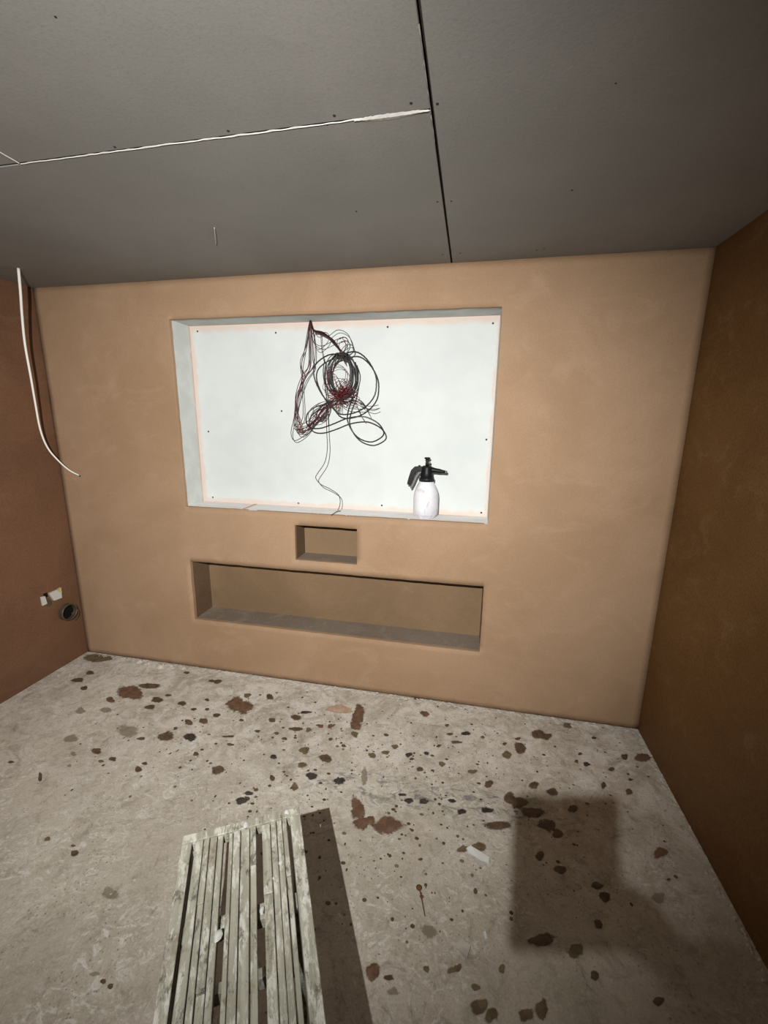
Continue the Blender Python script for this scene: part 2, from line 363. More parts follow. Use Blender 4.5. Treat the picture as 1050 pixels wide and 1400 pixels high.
# crumbs and a ragged fillet of white plaster along the foot of the walls
bm = bmesh.new(); rnd = random.Random(3)
def lump(x, y, r, h):
    vs = []; n = 7; a0 = rnd.uniform(0, 6)
    for j in range(n):
        rr = r * rnd.uniform(.7, 1.25); vs.append(bm.verts.new((min(max(x + rr*math.cos(a0+j*6.283/n), .002), RW-.002), min(y + rr*math.sin(a0+j*6.283/n), -.001), 0.0002)))
    ms = [bm.verts.new((v.co.x*.5+x*.5, v.co.y*.5+y*.5, h*rnd.uniform(.6, 1))) for v in vs]; t = bm.verts.new((x, y, h))
    for j in range(n):
        k = (j+1) % n; bm.faces.new((vs[j], vs[k], ms[k], ms[j])); bm.faces.new((ms[j], ms[k], t))
for _ in range(520):
    x = rnd.uniform(.08, RW - .02); d = abs(rnd.gauss(0, .018)); lump(x, -.004 - d, rnd.uniform(.005, .016), rnd.uniform(.001, .005))
for _ in range(26):
    x = rnd.gauss(.62, .10); lump(max(x, .1), -.02 - abs(rnd.gauss(0, .02)), rnd.uniform(.014, .03), rnd.uniform(.006, .016))
for _ in range(200):
    lump(RW - .002 - abs(rnd.gauss(0, .012)), rnd.uniform(-1.6, -.01), rnd.uniform(.004, .011), rnd.uniform(.001, .005))
for _ in range(160):
    lump(rnd.uniform(.2, 3.4), rnd.uniform(-1.5, -.05), rnd.uniform(.002, .006), rnd.uniform(.001, .003))
tag(obj('plaster_crumbs', bm, M['debris'], floor), kind='stuff')
# damp brown patch in the left corner
bm = bmesh.new(); splat(bm, 134, 900, 22, 5, .0012, seed=77); obj('plaster_splat', bm, M['s_olive'], floor)

# ------------------------------------------------------------------ walls
RX0, RX1, RZ0, RZ1, RDP = .885, 2.676, 1.090, 2.150, .182        # recess behind the cables
NX0, NX1, NZ0, NZ1, NDP = .881, 2.677, .348, .741, .19           # wide niche
BX0, BX1, BZ0, BZ1, BDP = 1.590, 1.963, .807, 1.018, .15         # small niche
def cuts(fix, step):
    out = []
    for a, b in zip(fix[:-1], fix[1:]):
        n = max(1, round((b - a) / step)); out += [a + (b - a) * k / n for k in range(n)]
    return out + [fix[-1]]
xs = cuts(sorted({0, NX0, RX0, BX0, BX1, RX1, NX1, RW}), .035); zs = cuts([0, NZ0, NZ1, BZ0, BZ1, RZ0, RZ1, H], .035)
holes = ((RX0, RX1, RZ0, RZ1), (NX0, NX1, NZ0, NZ1), (BX0, BX1, BZ0, BZ1))
bm = bmesh.new(); G = {}
for ix, x in enumerate(xs):
    for iz, z in enumerate(zs):
        d = noise.noise(Vector((x*2.3, z*2.3, 1.7))) * .0022 + noise.noise(Vector((x*9, z*9, 4))) * .0007
        jx = noise.noise(Vector((x*11, z*17, 9))) * .0025; jz = noise.noise(Vector((x*17, z*11, 2))) * .0022
        G[ix, iz] = bm.verts.new((x + (jx if 0 < x < RW else 0), d, z + (jz if 0 < z < H else 0)))
for ix in range(len(xs) - 1):
    for iz in range(len(zs) - 1):
        cx, cz = (xs[ix] + xs[ix+1]) / 2, (zs[iz] + zs[iz+1]) / 2
        if any(a < cx < b and c < cz < d for a, b, c, d in holes): continue
        bm.faces.new((G[ix, iz], G[ix+1, iz], G[ix+1, iz+1], G[ix, iz+1]))
bmesh.ops.delete(bm, geom=[v for v in bm.verts if not v.link_faces], context='VERTS')
be = [e for e in bm.edges if e.is_boundary]
r = bmesh.ops.extrude_edge_only(bm, edges=be)
for v in [g for g in r['geom'] if isinstance(g, bmesh.types.BMVert)]: v.co.y = .022
wall = tag(obj('wall_back', bm, M['plaster'], None, True), 'freshly skimmed pink plaster wall with three recesses', kind='structure')
for p in wall.data.polygons: p.use_smooth = abs(p.normal.y) > .7

def liner(name, x0, x1, z0, z1, dp, mats, parts, t=.012, y0=.006, e=.002):
    """five boards that line a recess; the visible faces sit e outside the plaster lip"""
    x0 -= e; x1 += e; z0 -= e; z1 += e
    B = dict(back=((x0 - t, dp, z0 - t), (x1 + t, dp + t, z1 + t)), left=((x0 - t, y0, z0), (x0, dp, z1)), right=((x1, y0, z0), (x1 + t, dp, z1)),
             top=((x0 - t, y0, z1), (x1 + t, dp, z1 + t)), bottom=((x0 - t, y0, z0 - t), (x1 + t, dp, z0)))
    out = {}
    for k, (lo, hi) in B.items():
        if k not in parts: continue
        bm = bmesh.new(); box(bm, lo, hi); out[k] = obj(name, bm, mats.get(k, mats['*']), wall)
    return out
rec = liner('recess_board', RX0, RX1, RZ0, RZ1, RDP, {'*': M['board_reveal'], 'back': M['board_white']}, ('back', 'left', 'right', 'top'))
# the ledge is three strips of board with taped seams
seams = [RX0 - .014, 1.245, 1.252, RX1 + .014]
for x0, x1, m in ((seams[0], seams[1], 'ledge'), (seams[2] + .012, seams[3], 'ledge')):
    bm = bmesh.new(); box(bm, (x0, .006, RZ0 - .014), (x1, RDP, RZ0 - .0005), .0006); obj('ledge_board', bm, M[m], wall)
bm = bmesh.new(); box(bm, (seams[1] + .0005, .006, RZ0 - .014), (seams[2] + .0115, RDP, RZ0 + .0005), .0006); obj('seam_filler', bm, M['seam'], wall)
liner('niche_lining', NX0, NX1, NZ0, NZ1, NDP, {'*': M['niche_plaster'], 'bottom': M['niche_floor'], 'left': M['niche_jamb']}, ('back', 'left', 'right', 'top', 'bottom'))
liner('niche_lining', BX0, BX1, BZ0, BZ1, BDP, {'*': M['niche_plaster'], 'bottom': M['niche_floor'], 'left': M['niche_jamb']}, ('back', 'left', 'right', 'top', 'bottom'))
# black drywall screws in the recess boards
def screw_mesh():
    bm = bmesh.new(); lathe(bm, [(.0042, -.002), (.0042, .0004), (.0030, .0010), (.0016, .0006)], 8); me = bpy.data.meshes.new('screw'); bm.to_mesh(me); bm.free(); me.materials.append(M['screw']); return me
SCM = screw_mesh()
def screw(p, rot, parent, s=1):
    o = link(bpy.data.objects.new('screw', SCM), parent); o.location = p; o.rotation_euler = rot; o.scale = (s, s, s)
for u, v in ((270, 453), (377, 455), (385, 562), (285, 590), (408, 688), (291, 680), (530, 447), (522, 691), (674, 442), (665, 601), (658, 701)):
    screw(at(u, v, 1, RDP), (math.pi/2, 0, 0), rec['back'], 1.3)
for u, v in ((234, 450), (251.5, 647)):
    screw(at(u, v, 0, RX0 - .002), (0, math.pi/2, 0), rec['left'])
# trowel ridges at the right corner, sides and rear of the room
def side_wall(name, x, sgn, mat, label):
    bm = bmesh.new(); ys = cuts([-RD, -2.2, -.0], .05); zz = cuts([0, H], .05); g = {}
    for i, y in enumerate(ys):
        for j, z in enumerate(zz):
            d = noise.noise(Vector((y*2.1, z*2.1, 5.5 + x))) * .004 + noise.noise(Vector((y*8, z*8, x))) * .001
            g[i, j] = bm.verts.new((x - sgn * abs(d) if y < -.01 else x, y, z))
    for i in range(len(ys) - 1):
        for j in range(len(zz) - 1):
            f = (g[i, j], g[i+1, j], g[i+1, j+1], g[i, j+1]); bm.faces.new(f if sgn < 0 else f[::-1])
    box(bm, (min(x, x + sgn*.1), -RD, 0), (max(x, x + sgn*.1), .0, H))
    return tag(obj(name, bm, mat, None, False), label, kind='structure')
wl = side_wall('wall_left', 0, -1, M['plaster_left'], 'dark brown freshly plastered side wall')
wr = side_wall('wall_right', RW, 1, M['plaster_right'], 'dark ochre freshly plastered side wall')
bm = bmesh.new(); box(bm, (-.1, -RD - .1, 0), (RW + .1, -RD, H)); tag(obj('wall_rear', bm, M['plaster_rear']), 'plastered wall behind the viewpoint', kind='structure')

# ------------------------------------------------------------------ ceiling
bm = bmesh.new(); box(bm, (-.1, -RD - .1, H + .03), (RW + .1, .30, H + .12))
ceiling = tag(obj('ceiling', bm, M['dark_timber']), 'grey plasterboard ceiling with open joints', kind='structure')
boards = []
for x0, x1, y0, y1 in ((2.4335, RW, -2.40, 0), (0, 2.4255, -1.0165, 0), (1.2085, 2.4255, -3.42, -1.0235), (0, 1.2025, -3.42, -1.0235), (0, 2.4255, -RD, -3.424), (2.4335, RW, -RD, -2.404)):
    bm = bmesh.new(); box(bm, (x0, y0, H), (x1, y1, H + .0125), .0015); boards.append(obj('ceiling_board', bm, M['ceiling'], ceiling))
def ribbon(name, pts, wfun, z, mat, parent, th=.0016):
    bm = bmesh.new(); A = []; n = len(pts)
    for i, p in enumerate(pts):
        t = (Vector(pts[min(i+1, n-1)]) - Vector(pts[max(i-1, 0)])).normalized(); s = Vector((-t.y, t.x, 0))
        a, b = wfun(i / (n - 1)); P = Vector((p[0], p[1], z))
        A.append([bm.verts.new(P + s*a), bm.verts.new(P + s*a*.4 + s*(-b)*.4 + Vector((0, 0, -th))), bm.verts.new(P - s*b)])
    for i in range(n - 1):
        for k in range(2): bm.faces.new((A[i][k], A[i+1][k], A[i+1][k+1], A[i][k+1]))
    return obj(name, bm, mat, parent)
rnd = random.Random(11)
def jit(x): return noise.noise(Vector((x*40, 3.3, 0)))
ribbon('joint_filler', [(1.2085 + 1.215*k/120, -1.0200) for k in range(121)], lambda t: (max(.0003, .0024 + .0055*jit(t) + (.002 if .5 < t < .64 else 0)), max(.0004, .0020 + .0042*jit(t+5))), H - .0003, M['filler'], ceiling)
ribbon('torn_paper', [(2.235 + .186*k/30, -1.0215) for k in range(31)], lambda t: (.002 + .014*math.sin(math.pi*min(1, .12 + t*.82))**1.3 + .004*jit(t*2.3+9), .002 + .004*math.sin(math.pi*t) + .003*jit(t*2)), H - .0006, M['filler'], ceiling, .0022)
ribbon('joint_filler', [(1.2055, -1.0235 - .5*k/40) for k in range(41)], lambda t: (max(.001, .003 + .002*jit(t+2)), max(.001, .0025 + .002*jit(t+7))), H - .0003, M['filler'], ceiling)
ribbon('joint_filler', [(2.4262, -.90 - .35*k/30) for k in range(31)], lambda t: (.0006, max(.0002, .0006 + .003*jit(t*1.4+4))), H - .0003, M['filler'], ceiling)
for u, v in ((157, 201), (312, 179), (457, 158), (447, 170), (487, 289), (562, 141), (598, 142), (598, 276), (617, 275), (629, 346), (605, 348), (734, 342), (744, 340), (842, 114), (782, 260), (76, 23)):
    p = at(u, v, 2, H); j = 0 if p.x > 2.43 else (1 if p.y > -1.02 else 2)
    screw(p, (math.pi, 0, 0), boards[j], (.6 if u in (842, 76) else .95))
# a staple left in the ceiling board
a, b = at(293, 311, 2, H), at(295, 331, 2, H)
bm = bmesh.new(); tube(bm, [(a.x, a.y, H), (a.x, a.y, H-.006), (a.x*.5+b.x*.5, a.y*.5+b.y*.5, H-.009), (b.x, b.y, H-.006), (b.x, b.y, H)], .0018, 5)
tag(obj('cable_clip', bm, M['back_box']), 'small pale clip fixed to the ceiling above the left end of the recess', 'clip')

# ------------------------------------------------------------------ slatted bench
BH = .65
A, B = at(250, 1142, 2, BH), at(409, 1102, 2, BH)
ex = (B - A); BW = ex.length; ex.normalize(); ey = Vector((0, 0, 1)).cross(ex)          # ey points to the back wall
rz = math.atan2(ex.y, ex.x); BL = .92
bench = empty('slatted_bench', (A.x, A.y, 0), rz)
tag(bench, 'narrow bench of weathered splashed timber slats standing on the floor', 'bench')
def bpart(name, lo, hi, mat='wood', bev=.0012, parent=None, tilt=0):
    c = Vector([(lo[i] + hi[i]) / 2 for i in range(3)]); bm = bmesh.new()
    box(bm, [lo[i] - c[i] for i in range(3)], [hi[i] - c[i] for i in range(3)], bev)
    o = obj(name, bm, M[mat], parent or bench); o.location = c; o.rotation_euler = (0, 0, tilt); return o
f = lambda q: q * BW
T = .024; rnd = random.Random(21)
bpart('end_batten', (f(0), -.022, BH - .030), (f(1), -.001, BH - .0005))
bpart('end_batten', (f(0), -BL, BH - .030), (f(1), -BL + .021, BH - .0005))
bpart('edge_rail', (f(0), -BL + .022, BH - .045), (f(.083), -.023, BH - .001))
bpart('edge_rail', (f(.907), -BL + .022, BH - .045), (f(1), -.023, BH + .000))
groups = ((.110, .340, (.30, .22, .26, .22)), (.383, .612, (.16, .27, .33, .24)), (.657, .878, (.34, .24, .22, .20)))
for g0, g1, fr in groups:
    x = g0
    for w in fr:
        x1 = x + (g1 - g0) * w
        gap = .0016
        cut = rnd.choice((None, -.07 - rnd.random()*.10, -.12 - rnd.random()*.2, -.3 - rnd.random()*.3))
        dz = rnd.uniform(-.0035, .001)
        y1 = -.0235
        if cut is None:
            bpart('slat', (f(x) + gap/2, -BL + .022, BH - T + dz), (f(x1) - gap/2, y1, BH + dz))
        else:
            dz2 = dz + rnd.choice((-1, 1)) * rnd.uniform(.002, .004)
            bpart('slat', (f(x) + gap/2, cut, BH - T + dz), (f(x1) - gap/2, y1, BH + dz))
            bpart('slat', (f(x) + gap/2 + rnd.uniform(-.0006, .0012), -BL + .022, BH - T + dz2), (f(x1) - gap/2, cut - .001, BH + min(dz2, .001)))
        x = x1
for y in (-.18, -.5, -.74):
    bpart('cross_bar', (f(.084), y - .03, BH - .055), (f(.906), y, BH - T - .005), 'wood')
for sx in (0, 1):
    for y in (-.04, -BL + .04):
        x0 = f(.012) if sx == 0 else f(.915)
        bpart('leg', (x0, y - .022, 0), (x0 + f(.07), y + .022, BH - .046))
for y in (-.04, -BL + .04):
    bpart('stretcher', (f(.083), y - .012, .16), (f(.914), y + .012, .20))
# splashes of hardened plaster on the slats
def blob(x, y, r, h, mat='wood_white', sd=0):
    rd = random.Random(sd); bm = bmesh.new(); n = 9; V = []; U = []
    for j in range(n):
        a = 6.283*j/n; rr = r*rd.uniform(.7, 1.3); V.append(bm.verts.new((rr*math.cos(a), 1.5*rr*math.sin(a), 0))); U.append(bm.verts.new((.6*rr*math.cos(a), .9*rr*math.sin(a), h)))
    t = bm.verts.new((0, 0, h*1.1))
    for j in range(n):
        k = (j+1) % n; bm.faces.new((V[j], V[k], U[k], U[j])); bm.faces.new((U[j], U[k], t))
    o = obj('plaster_splash', bm, M[mat], bench, True); o.location = (x, y, BH - .0005)
for i, (fx, y, r, h) in enumerate(((.345, -.235, .0075, .004), (.645, -.215, .005, .003), (.80, -.13, .004, .002), (.74, -.16, .003, .0015), (.52, -.012, .006, .002), (.885, -.008, .005, .003), (.955, -.22, .006, .0015))):
    blob(f(fx), y, r, h, 'wood_white', i)

# ------------------------------------------------------------------ pressure sprayer on the ledge
ps = at(581.5, 707, 2, RZ0)
spr = empty('pressure_sprayer', (ps.x, .085, RZ0 - .0005))
tag(spr, 'white pump pressure sprayer with black head standing on the recess ledge', 'sprayer')
bm = bmesh.new()
lathe(bm, [(.048, 0), (.055, .004), (.068, .022), (.0695, .05), (.0695, .118), (.066, .142), (.058, .165), (.047, .188), (.039, .203), (.036, .207)], 12)
o = obj('bottle', bm, M['bottle'], spr, True)
for p in o.data.polygons: p.use_smooth = p.center.z > .03
bm = bmesh.new(); lathe(bm, [(.040, .203), (.0405, .215), (.0395, .222), (.036, .224), (.032, .255), (.029, .270), (.029, .282), (.022, .288)], 20)
col = obj('pump_head', bm, M['black_plastic'], spr, True)
bm = bmesh.new()
for k in range(20):
    a = 6.283*k/20; box(bm, (-.0015, -.0015, .204), (.0015, .0015, .221), 0, Matrix.Translation((.0405*math.cos(a), .0405*math.sin(a), 0)))
obj('collar_ribs', bm, M['black_plastic'], col)
def strip(name, path, w, th, mat, parent):             # bent flat bar in the xz plane
    bm = bmesh.new(); R_ = []
    for i, (x, z, hh) in enumerate(path):
        t = Vector((path[min(i+1, len(path)-1)][0] - path[max(i-1, 0)][0], path[min(i+1, len(path)-1)][1] - path[max(i-1, 0)][1])).normalized(); nx, nz = -t.y, t.x
        R_.append([bm.verts.new((x + nx*hh, s*w, z + nz*hh)) for s in (-1, 1)] + [bm.verts.new((x - nx*hh, s*w, z - nz*hh)) for s in (1, -1)])
    for i in range(len(R_) - 1):
        for k in range(4): bm.faces.new((R_[i][k], R_[i][(k+1) % 4], R_[i+1][(k+1) % 4], R_[i+1][k]))
    bm.faces.new(R_[0][::-1]); bm.faces.new(R_[-1]); bmesh.ops.recalc_face_normals(bm, faces=bm.faces)
    bmesh.ops.bevel(bm, geom=[e for e in bm.edges], offset=.0015, segments=1, affect='EDGES')
    return obj(name, bm, mat, parent)
strip('handle', [(-.010, .268, .014), (-.040, .270, .014), (-.062, .268, .015), (-.074, .255, .0145), (-.085, .222, .0135), (-.094, .192, .012), (-.097, .180, .010)], .011, 0, M['black_plastic'], spr)
strip('trigger', [(-.030, .255, .004), (-.045, .246, .006), (-.058, .225, .006), (-.072, .190, .006), (-.086, .160, .005)], .008, 0, M['grey_plastic'], spr)
bm = bmesh.new(); box(bm, (-.048, -.006, .280), (-.036, .006, .290), .002); obj('lock_button', bm, M['black_plastic'], spr)
Rx = Matrix.Rotation(math.radians(97), 4, 'Y')
bm = bmesh.new(); lathe(bm, [(.015, .020), (.0155, .03), (.013, .045), (.012, .07), (.009, .085), (.0085, .098), (.006, .10)], 14)
for v in bm.verts: v.co = Rx @ v.co + Vector((0, 0, .270))
nz = obj('nozzle', bm, M['black_plastic'], spr, True)
bm = bmesh.new(); lathe(bm, [(.0075, .0995), (.008, .103), (.007, .110), (.004, .112)], 12)
for v in bm.verts: v.co = Rx @ v.co + Vector((0, 0, .270))
obj('nozzle_tip', bm, M['grey_plastic'], nz, True)
bm = bmesh.new(); lathe(bm, [(.010, .285), (.0095, .300), (.0080, .318), (.0080, .324)], 14); pl = obj('pump_rod', bm, M['black_plastic'], spr, True)
bm = bmesh.new(); lathe(bm, [(.009, .323), (.0165, .327), (.0170, .331), (.013, .334)], 16); obj('pump_knob', bm, M['black_plastic'], pl, True)
bm = bmesh.new(); box(bm, (.006, -.004, .300), (.019, .004, .312), .002); obj('relief_valve', bm, M['grey_plastic'], spr)

# ------------------------------------------------------------------ tangle of wires hanging in the recess
hook = at(370 + 252*.2144, 420 + 88*.2143, 1, .150)
tangle = empty('wire_tangle', (hook.x, .150, RZ1))
tangle['label'] = 'tangle of dark red wires and coiled black cable hanging from the recess top'; tangle['category'] = 'wires'
TI = Matrix.Translation(-Vector((hook.x, .150, RZ1)))
def wire(name, pts, r, mat, jd=.0, sides=5, n=5):
    out = []
    for q in pts:
        c, d, y = q
        p = at(370 + c*.2144, 420 + d*.2143, 1, y); p.z = min(p.z, RZ1 + .004); out.append(TI @ p)
    bm = bmesh.new(); tube(bm, out, r, sides, None, n); return obj(name, bm, M[mat], tangle, True)
def dep(seq, y0, y1):
    n = len(seq) - 1
    return [(c, d, y0 + (y1 - y0) * min(1, k / max(1, min(n, 4)))) for k, (c, d) in enumerate(seq)]
top = .145
for seq, m, y in (
    ([(250, 84), (235, 160), (215, 280), (195, 380), (205, 420), (175, 500), (158, 580), (160, 680), (185, 740), (225, 735), (280, 690), (350, 610)], 'red_wire', .06),
    ([(250, 84), (245, 200), (242, 370), (205, 430), (190, 520), (170, 600), (155, 680), (155, 780), (240, 760), (300, 700), (360, 620)], 'dark_wire', .05),
    ([(255, 84), (262, 200), (268, 330), (275, 380), (225, 450), (180, 570), (158, 690), (165, 790), (200, 810), (250, 765), (320, 680), (380, 600)], 'red_wire', .05),
    ([(258, 84), (275, 180), (285, 280), (270, 380), (205, 480), (208, 640), (200, 720), (160, 775), (230, 765), (300, 700)], 'red_wire', .07),
    ([(252, 84), (225, 250), (190, 350), (200, 480), (165, 560), (150, 700), (130, 800), (150, 850), (200, 830), (250, 780), (330, 660)], 'dark_wire', .08),
    ([(256, 84), (250, 220), (248, 360), (210, 440), (180, 530), (160, 640), (185, 720), (190, 770), (210, 800), (260, 750), (340, 640)], 'red_bright', .06)):
    wire('red_wire', dep(seq, top, y), .0021, m)
rnd = random.Random(4)
for k in range(7):                                   # trunk from the hole to the coil
    j = lambda s: rnd.uniform(-s, s)
    seq = [(256 + j(3), 84), (275 + j(6), 145 + j(6)), (340 + j(8), 168 + j(8)), (400 + j(10), 215 + j(10)), (438 + j(8), 265 + j(8)), (462 + j(12), 310 + j(8)), (480 + j(20), 340 + j(15))]
    wire('red_wire', dep(seq, top, .06 + j(.02)), .0018 + (.0008 if k < 2 else 0), 'red_wire' if k % 3 == 2 else 'dark_wire')
for seq, m, y in (
    ([(275, 145), (265, 210), (320, 248), (390, 220), (440, 200), (482, 195), (492, 240), (460, 290)], 'dark_wire', .05),
    ([(370, 185), (430, 145), (490, 170), (518, 230), (525, 285), (490, 320)], 'dark_wire', .06),
    ([(440, 205), (465, 190), (495, 215), (480, 262), (450, 295)], 'dark_wire', .04),
    ([(275, 150), (300, 175), (350, 160), (375, 190), (355, 235), (310, 270), (285, 255)], 'red_wire', .07),
    ([(320, 170), (325, 260), (335, 320), (345, 360)], 'red_wire', .09),
    ([(460, 300), (430, 250), (425, 215), (450, 195), (478, 230), (470, 290)], 'red_wire', .05),
    ([(480, 310), (530, 285), (515, 240), (470, 250), (440, 300)], 'dark_wire', .06)):
    wire('red_wire', dep(seq, y + .02, y), .0018, m)
for k in range(8):                                   # black coil
    cx, cy = 446 + rnd.uniform(-12, 12), 432 + rnd.uniform(-10, 10); rx, ry = rnd.uniform(62, 114), rnd.uniform(112, 142); y = .035 + .011*k; t0 = rnd.uniform(0, .4)
    seq = [(cx + rx*math.cos(a)*(1 + .06*math.sin(2*a + k)), cy - ry*math.sin(a), y + .006*math.sin(a + k)) for a in [math.pi/2 + t0 + 2*math.pi*i/14 for i in range(15)]]
    wire('black_cable', seq, .0026 if k % 3 else .0036, 'black_wire')
big = [(465, 310), (500, 288), (560, 290), (620, 340), (665, 420), (675, 490), (660, 570), (600, 640), (520, 678), (440, 680), (390, 630), (330, 560), (285, 470), (275, 400), (300, 350), (370, 305), (450, 298)]
wire('black_cable', [(c, d, .01) for c, d in big], .0040, 'black_wire', n=6)
low = [(545, 470), (530, 560), (500, 645), (490, 720), (520, 790), (570, 840), (640, 860), (700, 835), (722, 800), (690, 745), (620, 705), (560, 698), (480, 712), (400, 745), (320, 772), (260, 770), (228, 735), (235, 680), (280, 640), (340, 620), (400, 600), (480, 580), (535, 530)]
wire('black_cable', [(c, d, -.01 + .04*math.sin(i*.4)) for i, (c, d) in enumerate(low)], .0038, 'black_wire', n=6)
wire('black_cable', [(345, 330, .06), (335, 420, .05), (350, 520, .05), (370, 600, .04), (450, 560, .04), (530, 520, .04), (560, 430, .05), (540, 350, .06)], .0028, 'black_wire')
for k in range(30):                                  # the red knot: short loops out of one centre
    a = rnd.uniform(0, 6.283); L = rnd.uniform(55, 120) * (1 if math.cos(a) > -.3 else .8); cx, cy = 432, 570
    w = rnd.uniform(.25, .6); y = rnd.uniform(.01, .07)
    seq = [(cx + rnd.uniform(-14, 14), cy + rnd.uniform(-14, 14), y)]
    for q, da in ((.55, -w*.6), (.95, -w*.25), (1.0, w*.2), (.6, w*.6)):
        seq.append((cx + L*q*math.cos(a+da), cy + L*q*math.sin(a+da)*.85, y - .015*q + rnd.uniform(-.008, .008)))
    seq.append((cx + rnd.uniform(-14, 14), cy + rnd.uniform(-14, 14), y + .01))
    wire('red_wire', seq, .0015, 'red_bright' if k % 3 else 'red_wire', n=4)
for k in range(9):                                   # loops standing up inside the coil
    x0, x1 = rnd.uniform(370, 480), rnd.uniform(380, 490); h = rnd.uniform(360, 500)
    wire('red_wire', [(430 + rnd.uniform(-20, 20), 575, .05), (x0 - rnd.uniform(0, 60), 520, .05), (x0 - 30, h + 40, .06), ((x0+x1)/2, h, .06), (x1 + 20, h + 50, .06), (450, 560, .05)], .0014, ('dark_wire', 'red_wire', 'red_bright')[k % 3])
for seq in ([(440, 575), (520, 590), (580, 620), (640, 632), (688, 624)], [(450, 590), (540, 600), (600, 640), (650, 660), (690, 648)], [(450, 570), (540, 580), (590, 610), (615, 655), (632, 690)], [(430, 600), (480, 640), (560, 650), (610, 640), (560, 590), (500, 560)], [(460, 600), (540, 620), (575, 690), (600, 725)]):
    wire('red_wire', [(c, d, .05) for c, d in seq], .0018, 'dark_wire')
for k in range(8):                                   # slim loops drooping to the lower left
    w = rnd.uniform(18, 45); l = rnd.uniform(120, 185); ax, ay = 375, 600; dx, dy = -.62 + rnd.uniform(-.18, .25), .78
    seq = [(ax, ay)]
    for q, s in ((.35, -.8), (.75, -1), (1, -.4), (1.02, .4), (.75, 1), (.35, .8)):
        seq.append((ax + dx*l*q - dy*w*s, ay + dy*l*q + dx*w*s))
    seq.append((ax + 8, ay - 8)); y = rnd.uniform(.03, .10)
    wire('red_wire', [(c, d, y) for c, d in seq], .0016, ('dark_wire', 'red_wire')[k % 2])
for k in range(5):
    seq = [(375, 610), (330, 660), (270 + rnd.uniform(-25, 25), 740 + rnd.uniform(-15, 15)), (215 + rnd.uniform(-25, 20), 780 + rnd.uniform(-15, 15)), (165 + rnd.uniform(-10, 20), 770 + rnd.uniform(-20, 20)), (190, 735)]
    wire('red_wire', [(c, d, .06) for c, d in seq], .0012, 'red_wire')
hang = [(352, 610, .03), (355, 700, .02), (358, 800, .015), (362, 900, .01), (345, 990, .005), (300, 1060, .0), (288, 1090, -.005), (320, 1130, -.005), (380, 1160, .0), (430, 1195, .01), (443, 1230, .02), (440, 1270, .025), (428, 1296, .025)]
wire('hanging_wire', hang, .0021, 'dark_wire', n=7)
e = [at(370 + c*.2144, 420 + d*.2143, 2, RZ0 + .003) for c, d in ((446, 1301), (425, 1303), (405, 1315), (388, 1326))]
bm = bmesh.new(); tube(bm, [TI @ q for q in e], .0026, 5); obj('hanging_wire', bm, M['dark_wire'], tangle, True)
bm = bmesh.new(); tube(bm, [TI @ at(370 + 355*.2144, 420 + y*.2143, 1, .05) for y in (560, 640, 690, 740)], .0014, 5); obj('red_wire', bm, M['red_wire'], tangle)

# ------------------------------------------------------------------ white cable from the ceiling, box and pipe on the left wall
pts = [(25, 366), (28, 400), (30, 430), (34, 470), (42, 515), (48, 550), (55, 587), (65, 612), (80, 630), (95, 643), (108, 650)]
P3 = []
for k, (u, v) in enumerate(pts):
    t = k / (len(pts) - 1)
    P3.append(at(u, v, 1, -.285 + .235 * t**1.6))
P3[0].z = H + .002
bm = bmesh.new(); tube(bm, P3, .0068, 8, .0040)
cab = tag(obj('white_cable', bm, M['white_cable'], None, True), 'white cable hanging from the ceiling in the left corner', 'cable')
# electrical box set in the left wall, two pale flaps of its lid beside a dark opening
q0, q1, q2, q3 = at(55, 818, 0, .002), at(63, 828, 0, .002), at(66, 812, 0, .002), at(83, 806, 0, .002)
eb = empty('socket_box', (0, -.185, .50)); tag(eb, 'white broken electrical back box in the dark left wall', 'socket box')
def plate(name, px, th, mat, tilt=0):
    bm = bmesh.new(); fr = [at(u, v, 0, .001) for u, v in px]; a = [bm.verts.new(p - eb.location) for p in fr]; b = [bm.verts.new(p - eb.location + Vector((th + tilt*i, 0, 0))) for i, p in enumerate(fr)]
    n = len(px); bm.faces.new(b); bm.faces.new(a[::-1])
    for i in range(n): bm.faces.new((a[i], a[(i+1) % n], b[(i+1) % n], b[i]))
    bmesh.ops.recalc_face_normals(bm, faces=bm.faces); return obj(name, bm, M[mat], eb)
plate('lid_flap', ((54.5, 816), (60, 815), (63, 825), (57, 828)), .010, 'back_box')
plate('lid_flap', ((65, 811), (81, 804), (82.5, 817), (72, 821)), .014, 'back_box')
plate('yellow_edge', ((75, 807), (81, 803), (82, 811)), .016, 'yellowed')
plate('opening', ((58.5, 812), (64, 810), (65, 816), (60, 817)), .003, 'void')  # flat near-black plate, its colour stands in for the shade inside the box
plate('box_rim', ((63, 817), (70, 822), (70, 828), (64, 829)), .004, 'pipe')
# round stub of pipe
pc = at(90, 836, 0, .0)
pp = empty('pipe_stub', (0, pc.y, pc.z)); tag(pp, 'round brownish pipe stub low on the dark left wall near the corner', 'pipe')
def ring(name, r, t, x, dy, dz, mat, parent):
    bm = bmesh.new(); n = 20
    tube(bm, [(x, dy + r*math.cos(6.2832*k/n), dz + r*math.sin(6.2832*k/n)) for k in range(n + 1)], t, 6, None, 1)
    return obj(name, bm, M[mat], parent, True)
bm = bmesh.new(); lathe(bm, [(.055, 0), (.055, .03), (.047, .03), (.047, .004)], 20)
for v in bm.verts: v.co = Vector((v.co.z + .001, v.co.x, v.co.y))
obj('pipe_wall', bm, M['pipe'], pp)
bm = bmesh.new(); lathe(bm, [(.046, .005), (.046, .007)], 20)
for v in bm.verts: v.co = Vector((v.co.z + .001, v.co.x, v.co.y))
obj('pipe_opening', bm, M['void'], pp)  # near-black disc, the shade inside the pipe is put into its colour
